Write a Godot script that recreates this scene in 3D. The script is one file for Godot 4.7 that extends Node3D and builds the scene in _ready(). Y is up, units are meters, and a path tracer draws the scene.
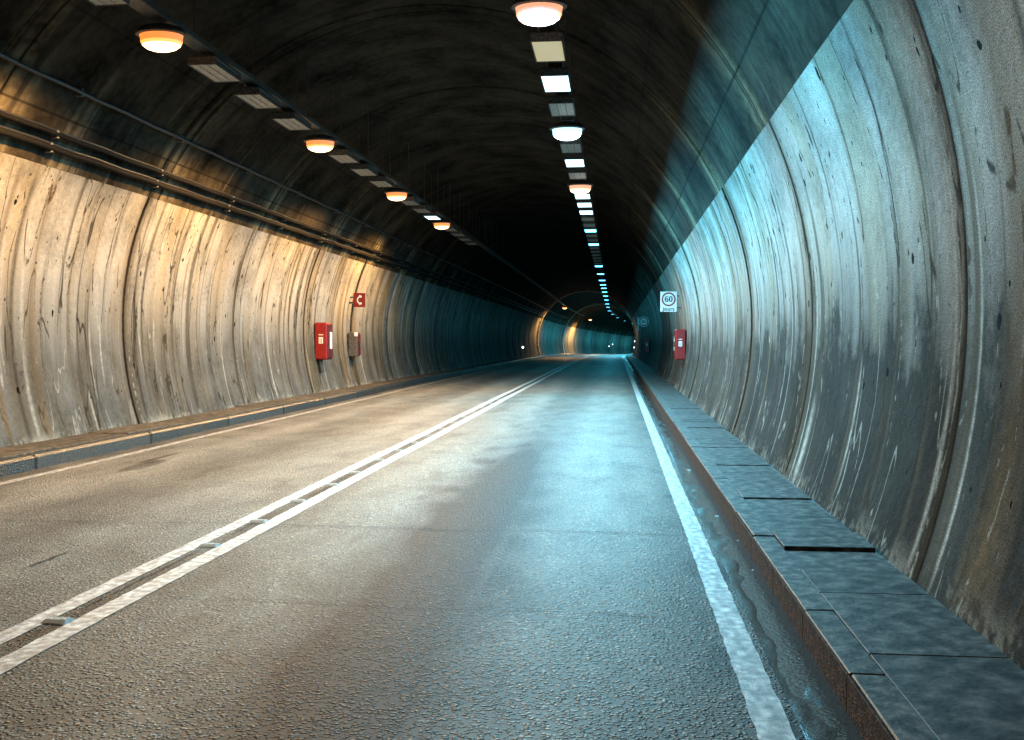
extends Node3D
# A two-lane road tunnel at night. Metres, y up; the camera stands at x = 0, z = 0 and looks down the tunnel towards -z.

const R := 5.0            # radius of the horseshoe lining
const CY := 1.75          # height of its centre over the road
const CX := -2.95         # the tunnel's axis
const PAINT := 3.85       # top of the pale painted wall
const RING := 4.7         # length of a cast ring
const FIRST := -12.7
const WALK := 0.15
const LAMP_Y := 4.95
const WALL_ARC := 3.86
const VAULT_ARC := 11.36

var M := {}
var taken := {}
var lut := PackedByteArray()
var rng := RandomNumberGenerator.new()
var painted := {}


# ---------------------------------------------------------------- helpers
func bend(d: float) -> Vector2:
	return Vector2(maxf(0.0, d - 100.0) ** 2 / 1120.0, -maxf(0.0, d - 50.0) ** 2 / 16000.0)

func P(x: float, y: float, d: float) -> Vector3:
	var b := bend(d)
	return Vector3(x + b.x, y + b.y, -d)

func half_at(y: float) -> float:
	return sqrt(R * R - (y - CY) * (y - CY))

func numbered(called: String) -> String:
	var n: int = taken.get(called, 0)
	taken[called] = n + 1
	return called if n == 0 else "%s_%03d" % [called, n]

func thing(called: String, label: String, category: String, at := Vector3.ZERO, group := "") -> Node3D:
	var o := Node3D.new()
	o.name = numbered(called)
	add_child(o)
	o.position = at
	o.set_meta("label", label)
	o.set_meta("category", category)
	if group:
		o.set_meta("group", group)
	return o

func structure(called: String, label: String) -> Node3D:
	var o := Node3D.new()
	o.name = numbered(called)
	add_child(o)
	o.set_meta("kind", "structure")
	o.set_meta("label", label)
	return o

func obj(called: String, st: SurfaceTool, m: Material, parent: Node, at := Vector3.ZERO) -> MeshInstance3D:
	return put(called, st.commit(), m, parent, at)

func put(called: String, mesh: Mesh, m: Material, parent: Node, at := Vector3.ZERO) -> MeshInstance3D:
	var o := MeshInstance3D.new()
	var key := "%d/%s" % [parent.get_instance_id(), called]
	var n: int = taken.get(key, 0)
	taken[key] = n + 1
	o.name = called if n == 0 else "%s_%03d" % [called, n]
	o.mesh = mesh
	o.material_override = m
	o.position = at
	o.cast_shadow = GeometryInstance3D.SHADOW_CASTING_SETTING_DOUBLE_SIDED
	parent.add_child(o, true)
	return o

func mb() -> SurfaceTool:
	var st := SurfaceTool.new()
	st.begin(Mesh.PRIMITIVE_TRIANGLES)
	return st

func tri(st: SurfaceTool, a: Vector3, b: Vector3, c: Vector3, out: Vector3) -> void:
	var n := (b - a).cross(c - a).normalized()
	if n.dot(out) > 0.0:
		var t := b
		b = c
		c = t
	else:
		n = -n
	for p in [a, b, c]:
		st.set_normal(n)
		st.set_uv(Vector2(p.x + p.z, p.y))
		st.add_vertex(p)

func quad(st: SurfaceTool, a: Vector3, b: Vector3, c: Vector3, d: Vector3, out: Vector3) -> void:
	tri(st, a, b, c, out)
	tri(st, a, c, d, out)

# a box with chamfered edges
func add_box(st: SurfaceTool, size: Vector3, ch: float, t := Transform3D()) -> void:
	var h := size / 2.0
	var mid := t * Vector3.ZERO
	var v := func(sx: float, sy: float, sz: float, axis: int) -> Vector3:
		var p := Vector3(sx * (h.x - (0.0 if axis == 0 else ch)), sy * (h.y - (0.0 if axis == 1 else ch)), sz * (h.z - (0.0 if axis == 2 else ch)))
		return t * p
	for s in [-1.0, 1.0]:
		quad(st, v.call(s, -1, -1, 0), v.call(s, 1, -1, 0), v.call(s, 1, 1, 0), v.call(s, -1, 1, 0), t.basis.x * s)
		quad(st, v.call(-1, s, -1, 1), v.call(1, s, -1, 1), v.call(1, s, 1, 1), v.call(-1, s, 1, 1), t.basis.y * s)
		quad(st, v.call(-1, -1, s, 2), v.call(1, -1, s, 2), v.call(1, 1, s, 2), v.call(-1, 1, s, 2), t.basis.z * s)
	if ch <= 0.0:
		return
	for a in [-1.0, 1.0]:
		for b in [-1.0, 1.0]:
			quad(st, v.call(a, b, -1, 0), v.call(a, b, 1, 0), v.call(a, b, 1, 1), v.call(a, b, -1, 1), t.basis.x * a + t.basis.y * b)
			quad(st, v.call(a, -1, b, 0), v.call(a, 1, b, 0), v.call(a, 1, b, 2), v.call(a, -1, b, 2), t.basis.x * a + t.basis.z * b)
			quad(st, v.call(-1, a, b, 1), v.call(1, a, b, 1), v.call(1, a, b, 2), v.call(-1, a, b, 2), t.basis.y * a + t.basis.z * b)
			for c in [-1.0, 1.0]:
				tri(st, v.call(a, b, c, 0), v.call(a, b, c, 1), v.call(a, b, c, 2), t.basis.x * a + t.basis.y * b + t.basis.z * c)

func box(size: Vector3, ch: float, t := Transform3D()) -> SurfaceTool:
	var st := mb()
	add_box(st, size, ch, t)
	return st

func add_tube(st: SurfaceTool, path: Array, r: float, sides := 8) -> void:
	for i in path.size() - 1:
		var a: Vector3 = path[i]
		var b: Vector3 = path[i + 1]
		var dir := (b - a).normalized()
		var u := dir.cross(Vector3.UP if absf(dir.y) < 0.9 else Vector3.RIGHT).normalized()
		var w := dir.cross(u)
		for k in sides:
			var c0 := u * cos(TAU * k / sides) + w * sin(TAU * k / sides)
			var c1 := u * cos(TAU * (k + 1) / sides) + w * sin(TAU * (k + 1) / sides)
			var order := [[a + c0 * r, c0], [b + c0 * r, c0], [b + c1 * r, c1], [a + c1 * r, c1]]
			var seq := [0, 1, 2, 0, 2, 3]
			if (order[1][0] - order[0][0]).cross(order[2][0] - order[0][0]).dot(c0) > 0.0:
				seq = [0, 2, 1, 0, 3, 2]
			for q in seq:
				st.set_normal(order[q][1])
				st.add_vertex(order[q][0])

# rings of (radius_x, radius_z, y), closed at both ends: a turned, oval shape
func lathe(rings: Array, sides := 24) -> SurfaceTool:
	var st := mb()
	st.set_smooth_group(0)
	for i in rings.size() - 1:
		for k in sides:
			var q := []
			for s in [[i, k], [i + 1, k], [i + 1, k + 1], [i, k + 1]]:
				var g: Vector3 = rings[s[0]]
				var a: float = TAU * s[1] / sides
				q.append(Vector3(g.x * cos(a), g.z, g.y * sin(a)))
			var am := TAU * (k + 0.5) / sides
			var dy: float = rings[i + 1].z - rings[i].z
			var dr: float = rings[i + 1].x - rings[i].x
			var out := Vector3(cos(am) * -dy, dr, sin(am) * -dy)
			if absf(dy) < 1e-5 and absf(dr) < 1e-5:
				continue
			quad(st, q[0], q[1], q[2], q[3], out)
	return st

# rows of points with uv and uv2; faces look towards «seen_from»
func grid(rows: Array, uv: Array, uv2: Array, seen_from: Vector3) -> SurfaceTool:
	var st := mb()
	var cols: int = rows[0].size()
	for i in rows.size():
		for j in cols:
			st.set_uv(uv[i][j])
			if uv2.size():
				st.set_uv2(uv2[i][j])
			st.add_vertex(rows[i][j])
	var mi: int = rows.size() / 2 - 1
	var mj: int = cols / 2 - 1
	mi = maxi(mi, 0)
	mj = maxi(mj, 0)
	var a: Vector3 = rows[mi][mj]
	var flip: bool = (rows[mi + 1][mj] - a).cross(rows[mi][mj + 1] - a).dot(seen_from - a) > 0.0
	for i in rows.size() - 1:
		for j in cols - 1:
			var q := [i * cols + j, (i + 1) * cols + j, (i + 1) * cols + j + 1, i * cols + j + 1]
			for k in ([0, 2, 1, 0, 3, 2] if flip else [0, 1, 2, 0, 2, 3]):
				st.add_index(q[k])
	st.generate_normals()
	return st

func steps(a: float, b: float, near: float, far: float) -> Array:
	var out := []
	var d := a
	while d < b - 0.01:
		out.append(d)
		d += near if d < 45.0 else far
	out.append(b)
	return out

# a flat ribbon along the road between two lateral positions; ragged edges in metres
func ribbon(x0: float, x1: float, y: float, d0: float, d1: float, ragged: float, tile: float, macro := Vector2.ZERO, cols := 2) -> SurfaceTool:
	var rows := []
	var uv := []
	var uv2 := []
	for d in steps(d0, d1, 0.08 if ragged > 0.0 else 0.5, 2.0):
		var row := []
		var ru := []
		var ru2 := []
		for k in cols + 1:
			var t := float(k) / cols
			var x := lerpf(x0, x1, t)
			if ragged > 0.0 and (k == 0 or k == cols):
				x += rng.randf_range(-ragged, ragged)
			row.append(P(x, y + road_y(x, d) - 0.0, d))
			ru.append(Vector2(x / tile, d / tile))
			ru2.append(Vector2((x + 6.9) / 7.68, d / 61.44) if macro == Vector2.ZERO else Vector2(x / macro.x, d / macro.y))
		rows.append(row)
		uv.append(ru)
		uv2.append(ru2)
	return grid(rows, uv, uv2, rows[rows.size() / 2 - 1][0] + Vector3(0, 5, 0))

func road_y(x: float, d: float) -> float:
	var c := 0.03 * (1.0 - clampf(absf(x + 3.05) / 3.8, 0.0, 1.0) ** 2)
	return c + 0.003 * sin(x * 2.3 + d * 0.31) + 0.003 * sin(d * 0.9 + x)


# ---------------------------------------------------------------- textures
func make_lut() -> void:
	lut.resize(1025)
	for i in 1025:
		var l := i / 1024.0
		lut[i] = int(clampf((l * 12.92 if l <= 0.0031308 else 1.055 * l ** (1.0 / 2.4) - 0.055) * 255.0 + 0.5, 0, 255))

func noise_bytes(sd: int, w: int, h: int, freq: float, rows := 0, octaves := 4) -> PackedByteArray:
	var f := FastNoiseLite.new()
	f.seed = sd
	f.noise_type = FastNoiseLite.TYPE_SIMPLEX_SMOOTH
	f.frequency = freq
	f.fractal_octaves = octaves
	var im := f.get_image(w, rows if rows else h, false, false, true)
	im.convert(Image.FORMAT_L8)
	if rows:
		im.resize(w, h, Image.INTERPOLATE_CUBIC)
	return im.get_data()

func sm(a: float, b: float, x: float) -> float:
	var t := clampf((x - a) / (b - a), 0.0, 1.0)
	return t * t * (3.0 - 2.0 * t)

# one stretch of three cast rings of the painted wall: what paint, rust, lime and grime have left on it
func paint_wall(k: int) -> void:
	var cfg: Dictionary = wall_cfg[k]
	var W := 2048
	var H := 560
	var n := W * H
	var sd: int = cfg.seed
	var blot := noise_bytes(sd, W, H, 0.006)
	var fine := noise_bytes(sd + 1, W, H, 0.06, 0, 3)
	var strk := noise_bytes(sd + 2, W, H, 0.030, 14, 3)
	var wide := noise_bytes(sd + 3, W, H, 0.007, 60, 3)
	var thin := noise_bytes(sd + 4, W, H, 0.011, 110, 3)
	var lime := noise_bytes(sd + 6, W, H, 0.013, 90, 3)
	var drip := noise_bytes(sd + 5, W, H, 0.02, 30, 4)
	var col := PackedByteArray()
	col.resize(n * 3)
	var hgt := PackedByteArray()
	hgt.resize(n)
	var grime: float = cfg.grime
	var rust: float = cfg.rust
	var streaks: Array = cfg.streaks
	for y in H:
		var v := (H - 1 - y) * WALL_ARC / H
		var low := sm(3.3, 0.5, v)
		var crust := sm(0.34, 0.06, v)
		var foot := sm(0.09, 0.02, v)
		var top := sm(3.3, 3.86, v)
		for x in W:
			var i := y * W + x
			var b := blot[i] / 255.0
			var f := fine[i] / 255.0
			var s := strk[i] / 255.0
			var wd := wide[i] / 255.0
			var th := thin[i] / 255.0
			var dr := drip[i] / 255.0
			var um := x * 3.0 * RING / W
			var jd := um - RING * roundf(um / RING) + (wd - 0.5) * 0.05
			var aj := absf(jd)
			# paint, yellowed and rusted in broad runs
			var t := clampf((wd - 0.45) * 3.0 + (b - 0.5) * 0.6, 0.0, 1.0) * rust
			var r := lerpf(0.64, 0.47, t)
			var g := lerpf(0.63, 0.37, t)
			var bl := lerpf(0.59, 0.22, t)
			var k2 := 0.56 + 0.62 * b + 0.34 * (f - 0.5)
			# spray grime on the lower wall
			t = clampf(low * float(cfg.reach) - (1.0 - dr) * 0.40 - 0.12 + (b - 0.5) * 0.8 + (f - 0.5) * 0.3, 0.0, 1.0) * grime
			r = lerpf(r, 0.038, t)
			g = lerpf(g, 0.040, t)
			bl = lerpf(bl, 0.037, t)
			# broad dirty bands
			t = sm(0.55, 0.80, s) * 0.75 * sm(0.3, 0.7, dr)
			r = lerpf(r, 0.11, t)
			g = lerpf(g, 0.09, t)
			bl = lerpf(bl, 0.065, t)
			# thin runs of black water and of lime, beaded and broken
			var bead := dr + (f - 0.5) * 0.55
			t = sm(0.93, 0.985, 1.0 - absf(2.0 * th - 1.0)) * sm(0.42, 0.60, bead) * 0.9
			r = lerpf(r, 0.05, t)
			g = lerpf(g, 0.04, t)
			bl = lerpf(bl, 0.03, t)
			var ln := sm(0.94, 0.985, 1.0 - absf(2.0 * lime[i] / 255.0 - 1.0)) * sm(0.50, 0.36, bead) * 0.5 * sm(3.6, 1.6, v)
			r = lerpf(r, 0.70, ln)
			g = lerpf(g, 0.69, ln)
			bl = lerpf(bl, 0.63, ln)
			# the joint between two rings: rust halo, dark run, lime on both sides
			t = exp(-(jd / 0.26) ** 2) * (0.10 + 0.55 * wd)
			r = lerpf(r, 0.18, t)
			g = lerpf(g, 0.14, t)
			bl = lerpf(bl, 0.09, t)
			t = exp(-((jd - 0.09 - 0.10 * b) / 0.016) ** 2) * sm(0.42, 0.6, bead) * 0.8
			r = lerpf(r, 0.62, t)
			g = lerpf(g, 0.60, t)
			bl = lerpf(bl, 0.53, t)
			t = exp(-(jd / (0.020 + 0.07 * dr * f)) ** 2) * 0.97
			r = lerpf(r, 0.045, t)
			g = lerpf(g, 0.035, t)
			bl = lerpf(bl, 0.025, t)
			# lime crust at the foot, soot at the top
			t = crust * sm(0.42, 0.62, f * 0.5 + b * 0.5) * float(cfg.lime)
			r = lerpf(r, 0.60, t)
			g = lerpf(g, 0.58, t)
			bl = lerpf(bl, 0.50, t)
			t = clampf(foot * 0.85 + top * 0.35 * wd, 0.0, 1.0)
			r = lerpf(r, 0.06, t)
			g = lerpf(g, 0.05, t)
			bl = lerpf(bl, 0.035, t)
			for q in streaks:
				var du: float = um - q[0] - (wd - 0.5) * 0.12 - (dr - 0.5) * 0.04
				if absf(du) < q[1] * 2.5 and v > q[2] and v < q[3]:
					t = exp(-(du / q[1]) ** 2) * minf(1.0, minf(v - q[2], q[3] - v) * 3.0) * q[5] * (0.55 + 0.45 * f)
					var qc: Color = q[4]
					r = lerpf(r, qc.r, t)
					g = lerpf(g, qc.g, t)
					bl = lerpf(bl, qc.b, t)
			i *= 3
			col[i] = lut[clampi(int(r * k2 * 1024.0), 0, 1024)]
			col[i + 1] = lut[clampi(int(g * k2 * 1024.0), 0, 1024)]
			col[i + 2] = lut[clampi(int(bl * k2 * 1024.0), 0, 1024)]
			hgt[i / 3] = clampi(int((0.45 + 0.12 * (b - 0.5) + 0.30 * (f - 0.5) + 0.05 * (s - 0.5) - 0.20 * t + 0.10 * ln) * 255.0), 0, 255)
	# holes and spalls with ragged rims
	var rr := RandomNumberGenerator.new()
	rr.seed = sd + 99
	for c in int(cfg.chips):
		var cx := rr.randi_range(4, W - 5)
		var cy := int(H * (0.03 + 0.8 * rr.randf() ** 1.5))
		var big := rr.randf() < 0.12
		var ra := rr.randf_range(2.6, 4.2) if big else rr.randf_range(0.9, 2.0)
		var tall := rr.randf_range(1.0, 2.2)
		for yy in range(maxi(0, int(cy - ra * tall - 1)), mini(H, int(cy + ra * tall + 2))):
			for xx in range(maxi(0, int(cx - ra - 1)), mini(W, int(cx + ra + 2))):
				var e := Vector2((xx - cx) / ra, (yy - cy) / (ra * tall)).length() + (fine[yy * W + xx] / 255.0 - 0.5) * 0.9
				if e < 1.0:
					var at := (yy * W + xx)
					for ch in 3:
						col[at * 3 + ch] = int(col[at * 3 + ch] * 0.22)
					hgt[at] = int(hgt[at] * 0.3)
	for c in 6000:
		var at := rr.randi_range(0, n - W - 2)
		var dim := rr.randf_range(0.35, 0.85)
		for ch in 3:
			col[at * 3 + ch] = int(col[at * 3 + ch] * dim)
			if c % 3 == 0:
				col[(at + W) * 3 + ch] = int(col[(at + W) * 3 + ch] * dim)
	painted[k] = [Image.create_from_data(W, H, false, Image.FORMAT_RGB8, col), Image.create_from_data(W, H, false, Image.FORMAT_L8, hgt)]

func paint_vault() -> void:
	var W := 1280
	var H := 1024
	var blot := noise_bytes(501, W, H, 0.008)
	var fine := noise_bytes(502, W, H, 0.06, 0, 3)
	var strk := noise_bytes(503, W, H, 0.03, 40, 4)
	var drip := noise_bytes(504, W, H, 0.012, 120, 4)
	var col := PackedByteArray()
	col.resize(W * H * 3)
	var hgt := PackedByteArray()
	hgt.resize(W * H)
	for y in H:
		var a := y * VAULT_ARC / H                     # metres of arc from the right-hand paint line
		var side := minf(a, VAULT_ARC - a)             # from the nearer one
		var seam := exp(-((side - 0.66) / 0.016) ** 2) * 0.8 + exp(-((side - 2.0) / 0.012) ** 2) * 0.6
		for x in W:
			var i := y * W + x
			var b := blot[i] / 255.0
			var f := fine[i] / 255.0
			var s := strk[i] / 255.0
			var dr := drip[i] / 255.0
			var um := x * 3.0 * RING / W
			var jd := um - RING * roundf(um / RING) + (dr - 0.5) * 0.08
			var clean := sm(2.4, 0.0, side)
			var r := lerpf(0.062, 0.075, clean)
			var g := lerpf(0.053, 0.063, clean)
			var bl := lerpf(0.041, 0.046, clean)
			var k2 := 0.25 + 1.35 * b + 0.7 * (f - 0.5)
			# lime and rust that run down from the joints
			var t := exp(-(jd / (0.20 + 0.35 * dr)) ** 2) * sm(2.8, 0.2, side) * (0.3 + 0.7 * s)
			r = lerpf(r, 0.46, t)
			g = lerpf(g, 0.38, t)
			bl = lerpf(bl, 0.25, t)
			t = sm(0.62, 0.84, s) * sm(0.45, 0.75, dr) * sm(2.6, 0.1, side) * 0.7
			r = lerpf(r, 0.40, t)
			g = lerpf(g, 0.33, t)
			bl = lerpf(bl, 0.22, t)
			t = sm(0.42, 0.24, s) * 0.6
			r = lerpf(r, 0.03, t)
			g = lerpf(g, 0.028, t)
			bl = lerpf(bl, 0.025, t)
			t = maxf(exp(-(jd / 0.03) ** 2), seam)
			r = lerpf(r, 0.02, t)
			g = lerpf(g, 0.018, t)
			bl = lerpf(bl, 0.015, t)
			i *= 3
			col[i] = lut[clampi(int(r * k2 * 1024.0), 0, 1024)]
			col[i + 1] = lut[clampi(int(g * k2 * 1024.0), 0, 1024)]
			col[i + 2] = lut[clampi(int(bl * k2 * 1024.0), 0, 1024)]
			hgt[i / 3] = clampi(int((0.5 + 0.5 * (b - 0.5) + 0.25 * (s - 0.5) - 0.3 * t) * 255.0), 0, 255)
	painted["vault"] = [Image.create_from_data(W, H, false, Image.FORMAT_RGB8, col), Image.create_from_data(W, H, false, Image.FORMAT_L8, hgt)]

# wear of the road over 7.68 m across and 61.44 m along: oil, polished tracks, rubber, damp, patches
func paint_road() -> void:
	var W := 512
	var H := 2048
	var blot := noise_bytes(701, W, H, 0.02)
	var along := noise_bytes(702, W, H, 0.03, 128, 4)
	var cross := noise_bytes(703, W, H, 0.02, 0, 3)
	var col := PackedByteArray()
	col.resize(W * H * 3)
	for y in H:
		var d := (y + 0.5) * 61.44 / H
		for x in W:
			var i := y * W + x
			var xm := -6.9 + (x + 0.5) * 7.68 / W
			var b := blot[i] / 255.0
			var al := along[i] / 255.0
			var cr := cross[i] / 255.0
			var k2 := 0.72 + 0.45 * (b - 0.5) + 0.30 * (al - 0.5)
			for lane in [-1.18, -4.75]:
				var l: float = xm - lane + (cr - 0.5) * 0.25
				k2 += 0.20 * (exp(-((absf(l) - 0.85) / 0.30) ** 2))
				k2 -= (1.3 * sm(17.0, 8.0, d) + 0.3 if lane > -2.0 else 0.28) * exp(-(l / 0.45) ** 2) * (0.3 + 1.1 * (al - 0.2) + 0.5 * (b - 0.4))
			k2 -= 0.30 * sm(0.16, 0.02, absf(xm + 2.93)) * (0.5 + al)         # dirt between the centre lines
			k2 -= 0.36 * sm(0.15, 0.7, xm + (b - 0.5) * 0.3)                 # damp towards the gutter
			k2 -= 0.25 * sm(-6.25, -6.75, xm + (b - 0.5) * 0.4)
			k2 -= 0.16 * sm(0.62, 0.72, cr) * sm(0.35, 0.6, al)
			k2 -= 0.5 * sm(1.0, 0.7, Vector2((d - 11.6) / 0.75, (xm + 5.75) / 0.14).length() + (b - 0.5) * 0.7)
			k2 -= 0.5 * sm(1.0, 0.6, Vector2((d - 12.6) / 0.8, (xm + 5.93) / 0.05).length() + (b - 0.5) * 0.5)
			k2 = clampf(k2, 0.11, 1.0)
			i *= 3
			var wet := 0.06 * sm(0.3, 0.7, xm)
			col[i] = lut[int(k2 * (1.0 - wet) * 1024.0)]
			col[i + 1] = lut[int(k2 * 0.985 * 1024.0)]
			col[i + 2] = lut[int(k2 * (0.94 + wet) * 1024.0)]
	painted["road"] = [Image.create_from_data(W, H, false, Image.FORMAT_RGB8, col)]

# stone chippings in worn tar: a metre and a half, tiling
func paint_chippings() -> void:
	var S := 1024
	var rr := RandomNumberGenerator.new()
	rr.seed = 77
	var hgt := PackedByteArray()
	hgt.resize(S * S)
	hgt.fill(70)
	var col := PackedByteArray()
	col.resize(S * S * 3)
	col.fill(lut[int(0.40 * 1024)])
	for c in 21000:
		var cx := rr.randi_range(0, S - 1)
		var cy := rr.randi_range(0, S - 1)
		var ra := rr.randf_range(1.4, 4.6)
		var ang := rr.randf() * PI
		var el := rr.randf_range(0.55, 1.0)
		var top := rr.randi_range(105, 235)
		var tone := rr.randf_range(0.3, 1.0) if rr.randf() < 0.8 else rr.randf_range(0.1, 0.3)
		var warm := rr.randf_range(-0.05, 0.05)
		var ca := cos(ang)
		var sa := sin(ang)
		var n := int(ra) + 1
		for yy in range(-n, n + 1):
			for xx in range(-n, n + 1):
				var e := Vector2((xx * ca + yy * sa) / ra, (yy * ca - xx * sa) / (ra * el)).length()
				if e < 1.0:
					var at := ((cy + yy + S) % S) * S + (cx + xx + S) % S
					var hh := int(top * (1.0 - 0.35 * e * e))
					if hh > hgt[at]:
						hgt[at] = hh
						col[at * 3] = lut[int(clampf(tone + warm, 0, 1) * 1024)]
						col[at * 3 + 1] = lut[int(tone * 1024)]
						col[at * 3 + 2] = lut[int(clampf(tone - warm, 0, 1) * 1024)]
	var ro := PackedByteArray()
	ro.resize(S * S)
	for i in S * S:
		ro[i] = clampi(int(198 - 0.45 * hgt[i]), 0, 255)
	painted["chip"] = [Image.create_from_data(S, S, false, Image.FORMAT_RGB8, col), Image.create_from_data(S, S, false, Image.FORMAT_L8, hgt), Image.create_from_data(S, S, false, Image.FORMAT_L8, ro)]

func tiles(sd: int, S: int, freq: float, lo: float, hi: float, octaves := 4, kind := FastNoiseLite.TYPE_SIMPLEX_SMOOTH) -> ImageTexture:
	var f := FastNoiseLite.new()
	f.seed = sd
	f.noise_type = kind
	f.frequency = freq
	f.fractal_octaves = octaves
	var im := f.get_seamless_image(S, S, false, false, 0.1, true)
	im.convert(Image.FORMAT_L8)
	var d := im.get_data()
	for i in d.size():
		d[i] = int(255.0 * lerpf(lo, hi, d[i] / 255.0))
	return ImageTexture.create_from_image(Image.create_from_data(S, S, false, Image.FORMAT_L8, d))

func paint_all(k: int) -> void:
	if k < 4:
		paint_wall(k)
	elif k == 4:
		paint_vault()
	elif k == 5:
		paint_road()
	else:
		paint_chippings()

const DARK := Color(0.05, 0.04, 0.03)
const LIME := Color(0.68, 0.67, 0.61)
const RUST := Color(0.26, 0.17, 0.08)
# per stretch: streaks are [metres along, half width, from height, to height, colour, strength]
var wall_cfg := [
	{"seed": 11, "lime": 0.30, "reach": 1.75, "grime": 0.97, "rust": 0.45, "chips": 190, "streaks": [   # right, from d = 1.4
		[3.1, 0.10, 0.0, 3.9, RUST, 0.6], [3.55, 0.03, 0.2, 3.9, DARK, 0.8], [3.9, 0.18, 0.0, 3.9, RUST, 0.55], [4.45, 0.02, 0.0, 2.6, LIME, 0.8], [4.95, 0.03, 0.0, 3.86, LIME, 0.9],
		[6.3, 0.02, 0.4, 2.2, DARK, 0.7], [7.2, 0.03, 0.2, 1.5, LIME, 0.7], [7.9, 0.015, 0.0, 3.2, DARK, 0.6], [8.9, 0.09, 0.0, 1.05, LIME, 0.85], [9.15, 0.02, 0.0, 3.86, LIME, 0.75],
		[9.7, 0.02, 0.2, 3.6, DARK, 0.8], [10.6, 0.03, 0.0, 3.86, LIME, 0.6], [11.4, 0.02, 0.0, 2.9, DARK, 0.7], [12.2, 0.05, 0.3, 3.86, RUST, 0.7], [13.1, 0.02, 0.0, 3.4, LIME, 0.7]]},
	{"seed": 23, "lime": 0.30, "reach": 1.75, "grime": 0.92, "rust": 0.6, "chips": 120, "streaks": [   # right, from d = 15.5
		[1.2, 0.03, 0.0, 3.86, DARK, 0.8], [2.1, 0.02, 0.0, 3.86, LIME, 0.8], [3.0, 0.10, 0.0, 3.86, RUST, 0.6], [6.2, 0.03, 0.0, 3.86, DARK, 0.8], [7.4, 0.03, 0.0, 3.3, LIME, 0.8], [10.8, 0.03, 0.0, 3.86, DARK, 0.7], [12.5, 0.03, 0.0, 3.86, LIME, 0.7]]},
	{"seed": 37, "lime": 0.80, "reach": 1.6, "grime": 0.72, "rust": 0.55, "chips": 260, "streaks": [   # left, from d = 10.8
		[1.65, 0.06, 0.0, 3.86, DARK, 0.85], [1.9, 0.04, 0.1, 3.86, LIME, 0.7], [1.3, 0.05, 0.0, 3.86, RUST, 0.7], [2.15, 0.12, 0.0, 3.86, RUST, 0.5], [3.4, 0.03, 0.05, 0.9, LIME, 0.95], [3.65, 0.02, 0.6, 1.9, LIME, 0.8], [4.0, 0.02, 0.8, 2.0, LIME, 0.7],
		[5.0, 0.03, 0.0, 3.86, DARK, 0.75], [5.5, 0.02, 0.3, 2.0, DARK, 0.6], [6.2, 0.03, 0.2, 1.1, DARK, 0.8], [6.9, 0.03, 0.3, 3.2, RUST, 0.8], [7.7, 0.03, 0.0, 3.86, RUST, 0.8], [8.1, 0.02, 0.6, 3.4, DARK, 0.7], [8.7, 0.02, 0.1, 2.5, LIME, 0.8],
		[11.3, 0.03, 0.0, 3.5, DARK, 0.8], [11.5, 0.03, 0.0, 2.2, LIME, 0.9], [12.6, 0.04, 0.0, 3.86, DARK, 0.85], [13.0, 0.04, 0.0, 3.86, RUST, 0.8]]},
	{"seed": 53, "lime": 0.80, "reach": 1.6, "grime": 0.72, "rust": 0.95, "chips": 140, "streaks": [   # left, from d = 24.9
		[0.9, 0.05, 0.0, 3.86, RUST, 0.8], [1.5, 0.03, 0.0, 3.0, LIME, 0.8], [2.6, 0.05, 0.0, 3.86, DARK, 0.7], [3.6, 0.06, 0.0, 3.86, RUST, 0.8], [5.6, 0.05, 0.0, 3.86, LIME, 0.8], [7.3, 0.06, 0.0, 3.86, DARK, 0.8], [10.3, 0.06, 0.0, 3.86, LIME, 0.8], [12.0, 0.06, 0.0, 3.86, DARK, 0.8]]},
]

func mat(color: Color, rough: float, metal := 0.0) -> StandardMaterial3D:      # colour in linear values
	var m := StandardMaterial3D.new()
	m.albedo_color = color.linear_to_srgb()
	m.roughness = rough
	m.metallic = metal
	m.texture_filter = BaseMaterial3D.TEXTURE_FILTER_LINEAR_WITH_MIPMAPS_ANISOTROPIC
	return m

func glow(color: Color, energy: float) -> StandardMaterial3D:
	var m := mat(Color(0.6, 0.6, 0.6), 0.4)
	m.emission_enabled = true
	m.emission = color.linear_to_srgb()
	m.emission_energy_multiplier = energy
	return m

func rough_mat(color: Color, rough: float, tex: Texture2D, bump: Texture2D, cm: float, tile: float) -> StandardMaterial3D:
	var m := mat(color, rough)
	m.albedo_texture = tex
	m.uv1_triplanar = true
	m.uv1_world_triplanar = true
	m.uv1_scale = Vector3.ONE / tile
	if bump:
		m.heightmap_enabled = true
		m.heightmap_texture = bump
		m.heightmap_scale = cm
	return m

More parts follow.
